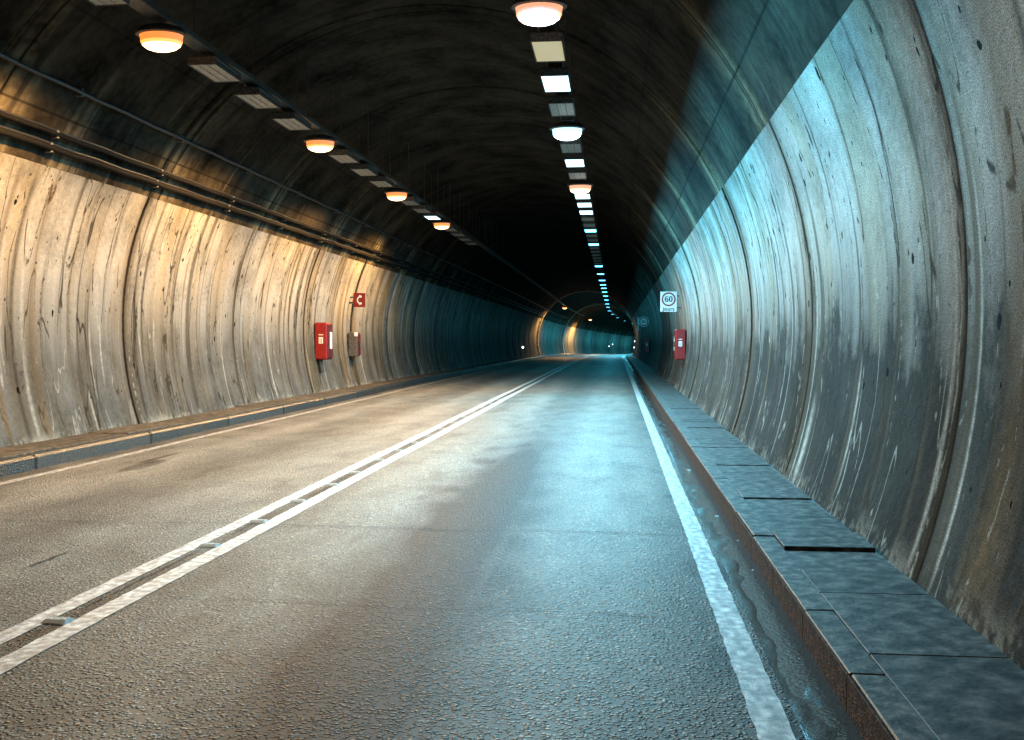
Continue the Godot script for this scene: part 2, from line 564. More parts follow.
func make_materials() -> void:
	var group := WorkerThreadPool.add_group_task(paint_all, 7, 4, true)
	WorkerThreadPool.wait_for_group_task_completion(group)
	var grain := tiles(5, 512, 0.09, 0.42, 1.0, 4)
	var cloudy := tiles(6, 512, 0.012, 0.35, 1.0, 5)
	var gritty := tiles(15, 1024, 0.008, 0.2, 1.0, 8)
	var lumps := tiles(7, 512, 0.05, 0.0, 1.0, 5)
	var pitted := tiles(8, 512, 0.05, 0.3, 1.0, 3, FastNoiseLite.TYPE_CELLULAR)
	for k in [0, 1, 2, 3, "vault"]:
		var m := mat(Color(0.92, 0.92, 0.92) if k is int else Color.WHITE, 0.82)
		m.albedo_texture = ImageTexture.create_from_image(painted[k][0])
		m.heightmap_enabled = true
		m.heightmap_texture = ImageTexture.create_from_image(painted[k][1])
		m.heightmap_scale = 1.6 if k is int else 3.0
		m.metallic_specular = 0.14
		m.roughness = 0.95
		m.detail_enabled = true
		m.detail_albedo = grain
		m.detail_blend_mode = BaseMaterial3D.BLEND_MODE_MUL
		m.detail_uv_layer = BaseMaterial3D.DETAIL_UV_2
		M["wall%s" % k] = m
	var a := mat(Color(0.31, 0.293, 0.268), 1.0)
	a.albedo_texture = ImageTexture.create_from_image(painted.chip[0])
	a.heightmap_enabled = true
	a.heightmap_texture = ImageTexture.create_from_image(painted.chip[1])
	a.heightmap_scale = 2.2
	a.roughness_texture = ImageTexture.create_from_image(painted.chip[2])
	a.metallic_specular = 0.22
	a.detail_enabled = true
	a.detail_albedo = ImageTexture.create_from_image(painted.road[0])
	a.detail_blend_mode = BaseMaterial3D.BLEND_MODE_MUL
	a.detail_uv_layer = BaseMaterial3D.DETAIL_UV_2
	M.asphalt = a
	var p := mat(Color(0.74, 0.73, 0.71), 0.6)
	p.albedo_texture = tiles(9, 512, 0.02, 0.45, 1.0, 6)
	p.heightmap_enabled = true
	p.heightmap_texture = ImageTexture.create_from_image(painted.chip[1])
	p.heightmap_scale = 0.35
	p.detail_enabled = true
	p.detail_albedo = tiles(10, 256, 0.03, 0.72, 1.0, 4)
	p.detail_blend_mode = BaseMaterial3D.BLEND_MODE_MUL
	p.detail_uv_layer = BaseMaterial3D.DETAIL_UV_2
	M.paint = p
	var e: StandardMaterial3D = p.duplicate()
	e.albedo_color = Color(0.62, 0.61, 0.59).linear_to_srgb()
	e.detail_albedo = tiles(14, 256, 0.03, 0.6, 1.0, 4)
	M.edge_paint = e
	M.crack = rough_mat(Color(0.03, 0.028, 0.025), 0.9, cloudy, null, 0, 0.5)
	M.slab = [rough_mat(Color(0.095, 0.094, 0.088), 0.6, gritty, lumps, 0.2, 1.1), rough_mat(Color(0.085, 0.084, 0.079), 0.6, gritty, lumps, 0.25, 1.25), rough_mat(Color(0.078, 0.078, 0.073), 0.6, gritty, lumps, 0.2, 1.4)]
	M.kerb = [rough_mat(Color(0.115, 0.11, 0.10), 0.55, gritty, lumps, 0.2, 0.9), rough_mat(Color(0.095, 0.092, 0.085), 0.55, gritty, lumps, 0.2, 1.1)]
	M.rust = rough_mat(Color(0.075, 0.046, 0.032), 0.9, cloudy, lumps, 0.5, 0.5)
	M.left_kerb = [rough_mat(Color(0.045, 0.043, 0.04), 0.42, cloudy, lumps, 1.0, 0.6), rough_mat(Color(0.035, 0.035, 0.033), 0.38, cloudy, lumps, 1.2, 0.8)]
	M.left_slab = [rough_mat(Color(0.13, 0.108, 0.082), 0.85, cloudy, lumps, 0.9, 1.1), rough_mat(Color(0.105, 0.088, 0.068), 0.85, cloudy, lumps, 0.9, 0.9)]
	for q in [M.slab, M.kerb, M.left_slab]:
		for g in q:
			g.metallic_specular = 0.3
	M.rust.metallic_specular = 0.2
	M.bed = rough_mat(Color(0.10, 0.095, 0.085), 0.9, cloudy, lumps, 1.0, 0.7)
	M.channel = rough_mat(Color(0.05, 0.048, 0.043), 0.3, cloudy, pitted, 0.4, 0.5)
	var w := mat(Color(0.018, 0.02, 0.02), 0.05)
	w.metallic_specular = 0.6
	w.heightmap_enabled = true
	w.heightmap_texture = lumps
	w.heightmap_scale = 0.22
	w.uv1_triplanar = true
	w.uv1_world_triplanar = true
	w.uv1_scale = Vector3.ONE / 0.9
	M.water = w
	M.cable = rough_mat(Color(0.035, 0.032, 0.03), 0.42, grain, null, 0, 0.3)
	M.pipe = rough_mat(Color(0.012, 0.011, 0.01), 0.75, cloudy, null, 0, 0.4)
	M.pipe.metallic_specular = 0.2
	M.steel = rough_mat(Color(0.22, 0.21, 0.20), 0.5, cloudy, null, 0, 0.3)
	M.steel.metallic = 0.5
	M.housing = rough_mat(Color(0.12, 0.12, 0.12), 0.55, cloudy, null, 0, 0.3)
	M.off_lens = rough_mat(Color(0.62, 0.60, 0.54), 0.35, cloudy, null, 0, 0.25)
	M.red = rough_mat(Color(0.24, 0.010, 0.010), 0.38, tiles(12, 256, 0.02, 0.72, 1.0), null, 0, 0.5)
	M.dark_red = rough_mat(Color(0.13, 0.008, 0.008), 0.45, cloudy, null, 0, 0.5)
	M.white = rough_mat(Color(0.78, 0.78, 0.76), 0.45, tiles(13, 256, 0.03, 0.8, 1.0), null, 0, 0.3)
	M.black = mat(Color(0.012, 0.012, 0.014), 0.5)
	M.ring_red = mat(Color(0.16, 0.012, 0.014), 0.4)
	M.rubber = rough_mat(Color(0.03, 0.035, 0.03), 0.6, cloudy, null, 0, 0.2)
	M.grey_paint = rough_mat(Color(0.16, 0.14, 0.115), 0.55, cloudy, null, 0, 0.3)
	M.stud = rough_mat(Color(0.40, 0.39, 0.37), 0.8, cloudy, null, 0, 0.15)
	M.amber = mat(Color(0.16, 0.13, 0.10), 0.7)
	M.ring = rough_mat(Color(0.42, 0.38, 0.31), 0.85, cloudy, lumps, 1.0, 1.5)
	M.rock = mat(Color(0.1, 0.095, 0.09), 0.95)


# ---------------------------------------------------------------- the tunnel
func arc_point(theta: float, r: float, d: float) -> Vector3:     # theta from the right-hand horizontal, upwards
	return P(CX + r * cos(theta), CY + r * sin(theta), d)

func panel(th0: float, th1: float, cols: int, d0: float, d1: float, r: float, flare: float, u0: float, arc: float, far: bool) -> SurfaceTool:
	var rows := []
	var uv := []
	var uv2 := []
	var at := [[d0, 0.035], [d0 + 0.005, 0.004], [d0 + 0.010, 0.0]]
	var n := 3 if far else 6
	for k in range(1, n):
		at.append([lerpf(d0 + 0.010, d1 - 0.010, float(k) / n), 0.0])
	at += [[d1 - 0.010, 0.0], [d1 - 0.005, 0.004], [d1, 0.035]]
	for q in at:
		var row := []
		var ru := []
		var ru2 := []
		var d: float = q[0]
		for j in cols + 1:
			var t := float(j) / cols
			var th := lerpf(th0, th1, t)
			var sag := 0.003 * sin(th * 5.0 + d * 0.8) + 0.002 * sin(d * 2.1 - th * 3.0)
			row.append(arc_point(th, r + q[1] + sag + flare * (d - d0) / RING, d))
			ru.append(Vector2((d - u0) / (3.0 * RING), 1.0 - t))
			ru2.append(Vector2(d / 0.62, t * arc / 0.62))
		rows.append(row)
		uv.append(ru)
		uv2.append(ru2)
	return grid(rows, uv, uv2, P(CX, CY, (d0 + d1) / 2.0))

func build_lining() -> void:
	var lining := structure("tunnel_wall", "stained concrete tunnel lining, pale painted walls under a sooty vault")
	var foot := asin((0.0 - CY) / R)
	var edge := asin((PAINT - CY) / R)
	var d := FIRST
	var k := 0
	while d < 236.0:
		var r := R + rng.randf_range(-0.007, 0.007)
		var flare := rng.randf_range(-0.008, 0.008)
		var far := d > 50.0
		# which stretch of wear this ring wears, and where that stretch begins
		var three := floori(k / 3.0)
		var begins := FIRST + three * 3.0 * RING
		var right: String = "wall0" if three % 2 == 1 else "wall1"
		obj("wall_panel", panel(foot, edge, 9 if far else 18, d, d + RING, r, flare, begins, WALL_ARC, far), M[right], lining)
		var shift := begins + 2.0 * RING
		if k % 3 < 2:
			shift -= 3.0 * RING
		var lthree := floori((d - 10.8 + 0.01) / (3.0 * RING))
		var left: String = "wall2" if posmod(lthree, 2) == 0 else "wall3"
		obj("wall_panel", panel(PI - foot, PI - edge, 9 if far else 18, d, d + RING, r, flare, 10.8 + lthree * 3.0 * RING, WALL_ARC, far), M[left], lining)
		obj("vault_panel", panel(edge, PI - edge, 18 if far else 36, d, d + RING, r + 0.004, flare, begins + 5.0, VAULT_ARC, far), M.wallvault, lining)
		d += RING
		k += 1
	for q in [100.5, 131.0]:
		var st := mb()
		for j in 40:
			var a := lerpf(foot, PI - foot, j / 40.0)
			var b := lerpf(foot, PI - foot, (j + 1) / 40.0)
			var ri := R - 0.14
			var mid := arc_point((a + b) / 2.0, R, q)
			var inw := P(CX, CY, q) - mid
			quad(st, arc_point(a, ri, q), arc_point(b, ri, q), arc_point(b, R + 0.02, q), arc_point(a, R + 0.02, q), Vector3.BACK)
			quad(st, arc_point(a, ri, q), arc_point(b, ri, q), arc_point(b, ri, q + 0.9), arc_point(a, ri, q + 0.9), inw)
			quad(st, arc_point(a, ri, q + 0.9), arc_point(b, ri, q + 0.9), arc_point(b, R + 0.02, q + 0.9), arc_point(a, R + 0.02, q + 0.9), Vector3.FORWARD)
		obj("arch_ring", st, M.ring, lining)
	# the rock that the tunnel is cut through closes it from outside
	var rows := []
	var uv := []
	for q in steps(FIRST - 1.0, d + 0.5, 3.0, 6.0):
		var row := []
		var ru := []
		for j in 25:
			row.append(arc_point(TAU * j / 24.0, R + 0.9, q))
			ru.append(Vector2(q, j))
		rows.append(row)
		uv.append(ru)
	obj("rock", grid(rows, uv, [], P(CX, 40, 20)), M.rock, structure("terrain", "rock around the tunnel"))

func build_road() -> void:
	var road := structure("road", "worn two-lane asphalt road through the tunnel")
	var end := 236.0
	obj("asphalt", ribbon(-6.92, 0.74, 0.0, FIRST, end, 0.0, 2.5, Vector2.ZERO, 26), M.asphalt, road)
	# the double centre line and the two edge lines, sheets of worn paint
	obj("centre_line", ribbon(-3.16, -3.03, 0.005, FIRST, end, 0.004, 0.8, Vector2(0.6, 2.6), 4), M.paint, road)
	obj("centre_line", ribbon(-2.90, -2.76, 0.005, FIRST, end, 0.004, 0.8, Vector2(0.6, 3.1), 4), M.paint, road)
	obj("edge_line", ribbon(0.555, 0.70, 0.005, FIRST, end, 0.005, 0.8, Vector2(0.5, 2.2), 4), M.edge_paint, road)
	obj("edge_line", ribbon(-6.61, -6.47, 0.005, FIRST, end, 0.006, 0.8, Vector2(0.6, 3.0), 4), M.edge_paint, road)
	# joints and cracks across and along the lanes
	for q in [[-6.4, 0.54, 7.9, 0.018], [-2.7, 0.3, 5.62, 0.010], [-6.4, -3.2, 14.6, 0.018], [-2.7, 0.5, 13.2, 0.020], [-0.6, 0.5, 17.6, 0.04], [-1.6, 0.4, 22.5, 0.05], [-6.4, -3.2, 24.0, 0.03], [-2.0, 0.5, 28.0, 0.06]]:
		obj("crack", wander(Vector2(q[0], q[2]), Vector2(q[1], q[2] + rng.randf_range(-0.05, 0.05)), q[3], 0.03), M.crack, road)
	for q in [[-2.985, 5.3, 6.9, 0.014], [-2.97, 7.3, 8.6, 0.016], [-2.96, 9.0, 12.5, 0.018], [-2.98, 13.0, 19.0, 0.02], [-3.9, 6.15, 6.9, 0.022]]:
		obj("crack", wander(Vector2(q[0], q[1]), Vector2(q[0], q[2]), q[3], 0.015), M.crack, road)

func wander(a: Vector2, b: Vector2, width: float, stray: float) -> SurfaceTool:
	var rows := []
	var uv := []
	var n := maxi(6, int(a.distance_to(b) / 0.06))
	var side := (b - a).orthogonal().normalized()
	var off := 0.0
	for i in n + 1:
		off = clampf(off + rng.randf_range(-0.35, 0.35) * stray, -stray, stray)
		var w := width * rng.randf_range(0.15, 0.6) * minf(1.0, minf(i, n - i) * 0.3 + 0.08)
		var c := a.lerp(b, float(i) / n) + side * off
		var row := []
		for s in [-1.0, 1.0]:
			var p: Vector2 = c + side * s * w
			row.append(P(p.x, road_y(p.x, p.y) + 0.009, p.y))
		rows.append(row)
		uv.append([Vector2(0, i), Vector2(1, i)])
	return grid(rows, uv, [], P(a.x, 9, a.y))

func build_gutter() -> void:
	var g := structure("gutter", "wet gutter between the right edge line and the brown kerb")
	var shape := FastNoiseLite.new()
	shape.seed = 31
	shape.frequency = 0.9
	shape.fractal_octaves = 4
	var rows := []
	var uv := []
	for d in steps(FIRST, 236.0, 0.06, 2.0):
		var row := []
		var ru := []
		for k in 11:
			var t := k / 10.0
			var x := lerpf(0.735, 1.0, t)
			# the bed falls to the kerb, silted and broken: the water finds its low places
			var y := road_y(0.74, d) - 0.004 - 0.030 * smoothstep(0.05, 0.85, t) + 0.020 * shape.get_noise_2d(d * 0.55, x * 3.0) + 0.012 * shape.get_noise_2d(d * 3.0 + 40.0, x * 9.0) * minf(1.0, t * 3.0)
			row.append(P(x, minf(y, road_y(0.74, d) - 0.003 if k == 0 else y), d))
			ru.append(Vector2(x, d))
		rows.append(row)
		uv.append(ru)
	obj("channel", grid(rows, uv, [], P(0.85, 9, 100)), M.channel, g)
	# standing water; the bed cuts its outline
	for q in [[2.0, 60.0]]:
		var pr := []
		var pu := []
		for d in steps(q[0], q[1], 0.5, 1.0):
			var y := road_y(0.74, d) - 0.0150
			pr.append([P(0.77, y, d), P(0.9, y, d), P(0.972, y, d)])
			pu.append([Vector2(0, d), Vector2(0.6, d), Vector2(1, d)])
		obj("puddle", grid(pr, pu, [], P(0.9, 9, q[0])), M.water, g)


func build_walkways() -> void:
	var right := structure("pavement", "narrow raised walkway of concrete slabs along the right wall")
	var left := structure("pavement", "dark kerb and dusty walkway along the left wall")
	var d := FIRST
	# bed under both, so that no gap shows the rock
	for q in [[0.985, 2.2, right], [-8.2, -6.93, left]]:
		var rows := []
		var uv := []
		for s in steps(FIRST, 236.0, 2.0, 3.0):
			rows.append([P(q[0], -0.1, s), P(q[0], WALK - 0.045, s), P(q[1], WALK - 0.045, s)])
			uv.append([Vector2(0, s), Vector2(0.2, s), Vector2(1, s)])
		obj("bed", grid(rows, uv, [], P(-2.9, 9, 100)), M.bed, q[2])
	var i := 0
	while d < 234.0:
		var l := 1.0 if d < 45.0 else 4.0
		for side in [1, -1]:
			if side < 0 and d < 45.0:
				if i % 3 != 0:
					continue
				l = 3.0
			var st := mb()
			var x := 1.06 if side > 0 else -6.99
			var tilt := Basis(Vector3(0, 0, 1), rng.randf_range(-0.02, 0.02)) * Basis(Vector3(0, 1, 0), rng.randf_range(-0.004, 0.004))
			var slope := (bend(d + l).x - bend(d).x) / l
			tilt = Basis(Vector3.UP, -atan(slope)) * tilt
			add_box(st, Vector3(0.15 if side > 0 else 0.16, 0.34, l - 0.012), 0.006 if side > 0 else 0.03, Transform3D(tilt, P(x + rng.randf_range(-0.004, 0.004), WALK - 0.17 + rng.randf_range(-0.005, 0.005) + (0.02 if side < 0 else -0.005), d + l / 2.0)))
			obj("kerb_stone", st, (M.kerb if side > 0 else M.left_kerb)[i % 2], right if side > 0 else left)
			if side > 0:
				obj("kerb_edge", box(Vector3(0.012, 0.30, l - 0.004), 0.004, Transform3D(Basis(Vector3.UP, -atan(slope)), P(0.978, WALK - 0.16, d + l / 2.0))), M.rust, right)
		d += 1.0 if d < 45.0 else 4.0
		i += 1
	# slabs behind the kerb: most are cast in long bays, some are loose covers
	d = FIRST
	var cuts := [-10.0, -8.0, -6.0, -4.0, -2.0, 0.0, 1.6, 3.3, 4.6, 5.7, 6.28, 6.88, 7.47, 8.2, 9.1, 9.7, 10.9, 11.5, 12.6, 13.4]
	while cuts[-1] < 46.0:
		cuts.append(cuts[-1] + [0.42, 0.75, 0.36, 0.95, 0.5][cuts.size() % 5])
	while cuts[-1] < 234.0:
		cuts.append(cuts[-1] + 6.0)
	for k in cuts.size() - 1:
		var a: float = cuts[k]
		var b: float = cuts[k + 1]
		var proud := rng.randf_range(-0.009, 0.007)
		var pick := rng.randi_range(0, 2)
		if absf(a - 6.88) < 0.01:
			proud = 0.022
			pick = 1
		var wide := 0.60
		var slope := (bend(b).x - bend(a).x) / (b - a)
		var turn := Basis(Vector3.UP, -atan(slope)) * Basis(Vector3(0, 0, 1), rng.randf_range(-0.003, 0.003)) * Basis(Vector3(1, 0, 0), rng.randf_range(-0.002, 0.002))
		var gap := 0.024 if b - a < 1.0 else 0.014
		if absf(a - 6.88) < 0.01:
			gap = 0.03
		obj("paving_slab", box(Vector3(wide, 0.12, b - a - gap), 0.004, Transform3D(turn, P(1.139 + wide / 2.0, WALK - 0.076 + proud, (a + b) / 2.0))), M.slab[pick], right)
	d = FIRST
	i = 0
	while d < 234.0:
		var l := 1.9 if d < 45.0 else 6.0
		var turn := Basis(Vector3(0, 0, 1), rng.randf_range(-0.01, 0.01)) * Basis(Vector3(1, 0, 0), rng.randf_range(-0.005, 0.005))
		turn = Basis(Vector3.UP, -atan((bend(d + l).x - bend(d).x) / l)) * turn
		obj("paving_slab", box(Vector3(0.66, 0.12, l - 0.015), 0.012, Transform3D(turn, P(-7.405, WALK - 0.025 + rng.randf_range(-0.008, 0.008), d + l / 2.0))), M.left_slab[i % 2], left)
		d += l
		i += 1


# ---------------------------------------------------------------- lamps
var led_parts := {}

func led_lamp(label: String, x: float, d: float, tone: String, energy: float, group: String) -> void:
	var t := thing("tunnel_luminaire", label, "lamp", P(x, LAMP_Y, d), group)
	if not led_parts.has("housing"):
		var h := mb()
		add_box(h, Vector3(0.37, 0.05, 0.86), 0.012, Transform3D(Basis(), Vector3(0, 0.085, 0)))
		for s in [-1.0, 1.0]:
			add_box(h, Vector3(0.012, 0.07, 0.86), 0.006, Transform3D(Basis(), Vector3(s * 0.178, 0.03, 0)))
			add_box(h, Vector3(0.344, 0.07, 0.012), 0.006, Transform3D(Basis(), Vector3(0, 0.03, s * 0.424)))
		led_parts.housing = h.commit()
		led_parts.lens = box(Vector3(0.342, 0.02, 0.834), 0.004, Transform3D(Basis(), Vector3(0, 0.015, 0))).commit()
		led_parts.rib = box(Vector3(0.008, 0.006, 0.83), 0.003, Transform3D(Basis(), Vector3(0, 0.0, 0))).commit()
	put("housing", led_parts.housing, M.housing, t)
	if tone == "off":
		put("lens", led_parts.lens, M.off_lens, t)
		put("louvre", led_parts.rib, M.stud, t, Vector3(-0.06, 0, 0))
		put("louvre", led_parts.rib, M.stud, t, Vector3(0.06, 0, 0))
		return
	var c: Color = {"cyan": CYAN, "white": ICE, "dull": DULL}[tone]
	put("lens", led_parts.lens, M["lens_" + tone], t)
	if energy > 0.0:
		var l := AreaLight3D.new()
		l.name = "light"
		l.area_size = Vector2(0.33, 0.82)
		l.light_color = c.linear_to_srgb()
		l.light_energy = energy
		l.shadow_enabled = true
		l.set("area_range", 60.0)
		l.rotation.x = -PI / 2
		l.position = Vector3(0, -0.012, 0)
		t.add_child(l, true)

func oval_lamp(label: String, x: float, d: float, tone: String, energy: float, group: String) -> void:
	var t := thing("tunnel_lamp", label, "lamp", P(x, LAMP_Y, d), group)
	if not led_parts.has("bowl"):
		led_parts.cap = lathe([Vector3(0.001, 0.001, 0.14), Vector3(0.12, 0.10, 0.14), Vector3(0.25, 0.19, 0.10), Vector3(0.29, 0.22, 0.05), Vector3(0.29, 0.22, 0.03), Vector3(0.25, 0.19, 0.02)]).commit()
		led_parts.bowl = lathe([Vector3(0.245, 0.185, 0.03), Vector3(0.24, 0.18, 0.0), Vector3(0.235, 0.178, -0.05)]).commit()
		led_parts.glass = lathe([Vector3(0.22, 0.165, -0.03), Vector3(0.235, 0.178, -0.0502), Vector3(0.215, 0.165, -0.085)]).commit()
		led_parts.bulb = lathe([Vector3(0.19, 0.14, -0.03), Vector3(0.215, 0.165, -0.0852), Vector3(0.17, 0.13, -0.12), Vector3(0.11, 0.085, -0.14), Vector3(0.05, 0.04, -0.15), Vector3(0.001, 0.001, -0.152)]).commit()
	put("lamp_cap", led_parts.cap, M.housing, t)
	put("glass_bowl", led_parts.bowl, M["bowl_" + tone], t)
	put("glass_rim", led_parts.glass, M["rim_" + tone], t)
	put("bulb_glow", led_parts.bulb, M["bulb_" + tone], t)
	if energy > 0.0:
		var l := SpotLight3D.new()
		l.name = "light"
		l.light_color = ({"warm": SODIUM, "pink": PINK, "ice": ICE}[tone] as Color).linear_to_srgb()
		l.light_energy = energy
		l.light_size = 0.07
		l.spot_angle = 84.0 if tone == "warm" else 78.0
		l.spot_angle_attenuation = 0.35
		l.spot_range = 60.0
		l.spot_attenuation = 2.0
		l.shadow_enabled = true
		l.rotation.x = -PI / 2
		if tone == "warm" and x < CX:
			l.rotation.y = deg_to_rad(-20.0)       # the reflector throws towards its own wall
		l.position = Vector3(0, -0.04, 0)
		t.add_child(l, true)

const CYAN := Color(0.06, 0.60, 0.85)
const ICE := Color(0.13, 0.66, 0.96)
const DULL := Color(0.9, 0.8, 0.45)
const SODIUM := Color(1.0, 0.53, 0.16)
const PINK := Color(1.0, 0.62, 0.34)
const E_LED := 150.0
const E_SODIUM := 96.0
const NTH := ["first", "second", "third", "fourth", "fifth", "sixth", "seventh", "eighth", "ninth", "tenth", "eleventh", "twelfth", "thirteenth", "fourteenth", "fifteenth", "sixteenth", "seventeenth", "eighteenth", "nineteenth", "twentieth",
	"twenty-first", "twenty-second", "twenty-third", "twenty-fourth", "twenty-fifth", "twenty-sixth", "twenty-seventh", "twenty-eighth", "twenty-ninth", "thirtieth"]

func build_lamps() -> void:
	M.lens_cyan = glow(Color(0.09, 0.62, 1.0), 14.0)
	M.lens_white = glow(Color(0.55, 0.9, 1.0), 5.0)
	M.lens_dull = glow(Color(0.55, 0.40, 0.13), 0.9)
	M.bowl_warm = glow(Color(1.0, 0.27, 0.03), 1.5)
	M.bulb_warm = glow(Color(1.0, 0.66, 0.32), 8.0)
	M.rim_warm = glow(Color(1.0, 0.40, 0.06), 2.4)
	M.rim_pink = glow(Color(1.0, 0.50, 0.22), 2.4)
	M.rim_ice = glow(Color(0.5, 0.88, 1.0), 4.0)
	M.bowl_pink = glow(Color(1.0, 0.40, 0.20), 1.5)
	M.bulb_pink = glow(Color(1.0, 0.82, 0.68), 9.0)
	M.bowl_ice = glow(Color(0.45, 0.85, 1.0), 2.6)
	M.bulb_ice = glow(Color(0.8, 0.95, 1.0), 9.0)
	var xr := -0.80
	var xl := -5.10
	# right-hand row: a lamp every 1.5 m to 45 m, then those that burn
	var lit := {2.9: 0.0, 8.9: 0.85, 13.4: 1.1, 19.4: 1.1, 23.9: 0.7, 25.4: 0.5, 26.9: 0.6, 31.4: 0.3, 35.9: 0.25, 40.4: 0.2}
	var n_off := 0
	var n_on := 0
	for k in range(-6, 24):
		var d := 10.4 + 1.5 * k
		if posmod(k, 4) == 0:
			if k < 0:
				oval_lamp("warm oval lamp over the right lane, before the highest one seen", xr, d, "warm", 6.0, "oval lamps over the right lane")
			elif k == 0:
				oval_lamp("pinkish glowing oval lamp, nearest and highest of the right-hand row", xr, d, "pink", 7.0, "oval lamps over the right lane")
			elif k == 4:
				oval_lamp("icy white glowing oval lamp over the right lane, third lit from the front", xr, d, "ice", 30.0, "oval lamps over the right lane")
			elif k == 8:
				oval_lamp("pinkish oval lamp farther along the right-hand row, just before paired square lamps", xr, d, "pink", 9.0, "oval lamps over the right lane")
			else:
				led_lamp("%s unlit dark square luminaire of the right-hand row" % NTH[n_off], xr, d, "off", 0.0, "unlit luminaires over the right lane")
				n_off += 1
			continue
		var e := -1.0
		for q in lit:
			if absf(q - d) < 0.1:
				e = lit[q]
		if k == -1:
			led_lamp("glowing white square luminaire just before the highest pinkish oval lamp", xr, d, "white", E_LED * e, "lit luminaires over the right lane")
		elif k < 0:
			continue
		elif e > 0.0:
			led_lamp("%s glowing cyan-white square luminaire of the right-hand row" % NTH[n_on], xr, d, "white" if d < 31.0 else "cyan", E_LED * e, "lit luminaires over the right lane")
			n_on += 1
		elif k == 1:
			led_lamp("dim yellowish square luminaire between the pinkish oval lamp and the first bright square", xr, d, "dull", 0.0, "")
		else:
			led_lamp("%s unlit dark square luminaire of the right-hand row" % NTH[n_off], xr, d, "off", 0.0, "unlit luminaires over the right lane")
			n_off += 1
	for d in [46.5, 52.0, 57.5, 62.0, 66.0, 71.0, 77.0, 84.0, 92.0, 100.0, 110.0, 121.0, 134.0, 148.0, 162.0, 176.0, 190.0, 204.0]:
		var e := 0.11 if d < 56.0 else (0.05 if d < 104.0 else 1.7)
		led_lamp("%s small glowing cyan luminaire of the right-hand row" % NTH[n_on], xr, d, "cyan", E_LED * e, "lit luminaires over the right lane")
		n_on += 1
	# left-hand row: four orange lamps with dead luminaires between them
	n_off = 0
	var names := ["nearest and largest glowing orange oval lamp, over the left lane", "second nearest glowing orange oval lamp over the left lane", "third glowing orange oval lamp over the left lane", "fourth and last near orange oval lamp over the left lane"]
	for k in range(-4, 17):
		var d := 10.9 + 1.52 * k
		if posmod(k, 4) == 0 and k <= 12:
			if k < 0:
				oval_lamp("orange oval lamp over the left lane, before the nearest one seen", xl, d, "warm", 8.0, "orange lamps over the left lane")
			else:
				oval_lamp(names[k / 4], xl, d, "warm", E_SODIUM * (1.0 if k < 12 else 1.1), "orange lamps over the left lane")
		elif k == 11:
			led_lamp("tiny dim white luminaire just before the last orange lamp of the left-hand row", xl, d, "white", 0.6, "")
		elif k >= -1:
			led_lamp("%s unlit pale square luminaire of the left-hand row" % NTH[n_off], xl, d, "off", 0.0, "unlit luminaires over the left lane")
			n_off += 1
	oval_lamp("tiny far orange lamp by the distant lit arch", xl, 141.0, "warm", 240.0, "orange lamps over the left lane")
	oval_lamp("far dim orange lamp lighting the first distant rib of the left wall", xl, 100.0, "warm", 70.0, "orange lamps over the left lane")
	# the trays that carry the two rows, with their rods
	for q in [[xr, "right"], [xl, "left"]]:
		var x: float = q[0]
		var t := thing("cable_tray", "long dark steel tray carrying the %s-hand row of lamps" % q[1], "cable tray", P(x, LAMP_Y + 0.19, 0))
		var st := mb()
		for d in range(-12, 132, 4):
			var s := (bend(d + 4.0) - bend(d)) / 4.0
			var turn := Basis(Vector3.UP, -atan(s.x)) * Basis(Vector3.RIGHT, atan(s.y))
			for b in [[0.0, 0.0, 0.20, 0.025], [-0.10, 0.03, 0.015, 0.07], [0.10, 0.03, 0.015, 0.07]]:
				add_box(st, Vector3(b[2], b[3], 3.99), 0.004, Transform3D(turn, P(b[0], b[1], d + 2.0)))
		obj("tray_channel", st, M.housing, t)
		for d in range(-10, 60, 2):
			for s in [-0.09, 0.09]:
				var top := half_at(4.0)
				top = CY + sqrt(R * R - (x + s - CX) ** 2) - (LAMP_Y + 0.19)
				var rod := mb()
				add_tube(rod, [P(s, 0.05, d), P(s, top + 0.03, d)], 0.008, 6)
				obj("hanger_rod", rod, M.steel, t)

func build_cables() -> void:
	for q in [[4.75, 0.028, "thin dark cable highest on the left vault", 1], [4.22, 0.032, "upper dark pipe of the pair along the left wall", 1], [4.05, 0.040, "lower dark pipe of the pair along the left wall", 1]]:
		var y: float = q[0]
		var r: float = q[1]
		var x := CX - half_at(y) + r + 0.05
		var t := thing("wall_cable", q[2], "cable", P(x, y, 0))
		var path := []
		for d in steps(FIRST, 130.0, 0.75, 3.0):
			path.append(P(0, -0.012 * absf(sin(d * 2.09)), d))
		var st := mb()
		add_tube(st, path, r, 10)
		obj("sheath", st, M.cable if r < 0.03 else M.pipe, t)
		if r > 0.03:
			var s2 := mb()
			var p2 := []
			for p in path:
				p2.append(p + Vector3(-0.01, r + 0.016, 0))
			add_tube(s2, p2, 0.016, 6)
			obj("tied_wire", s2, M.cable, t)
		for d in range(3, 48):
			if d % 3 == 0:
				obj("clamp", box(Vector3(0.11, r * 2.0 + 0.05, 0.05), 0.008, Transform3D(Basis(), P(-0.045, 0, d + 0.4))), M.steel, t)
	# a grey conduit drops from the pipes to the telephone
	var t := thing("conduit", "thin dark conduit running down the left wall to the telephone box", "conduit", P(wall_x(-1, 2.2), 2.2, 29.4))
	var path := []
	for k in 9:
		var y := 1.75 + 2.2 * k / 8.0
		path.append(Vector3(wall_x(-1, y) + 0.03 - wall_x(-1, 2.2), y - 2.2, 0))
	var st := mb()
	add_tube(st, path, 0.03, 8)
	obj("pipe", st, M.cable, t)

func wall_x(side: int, y: float) -> float:
	return CX + side * half_at(y)


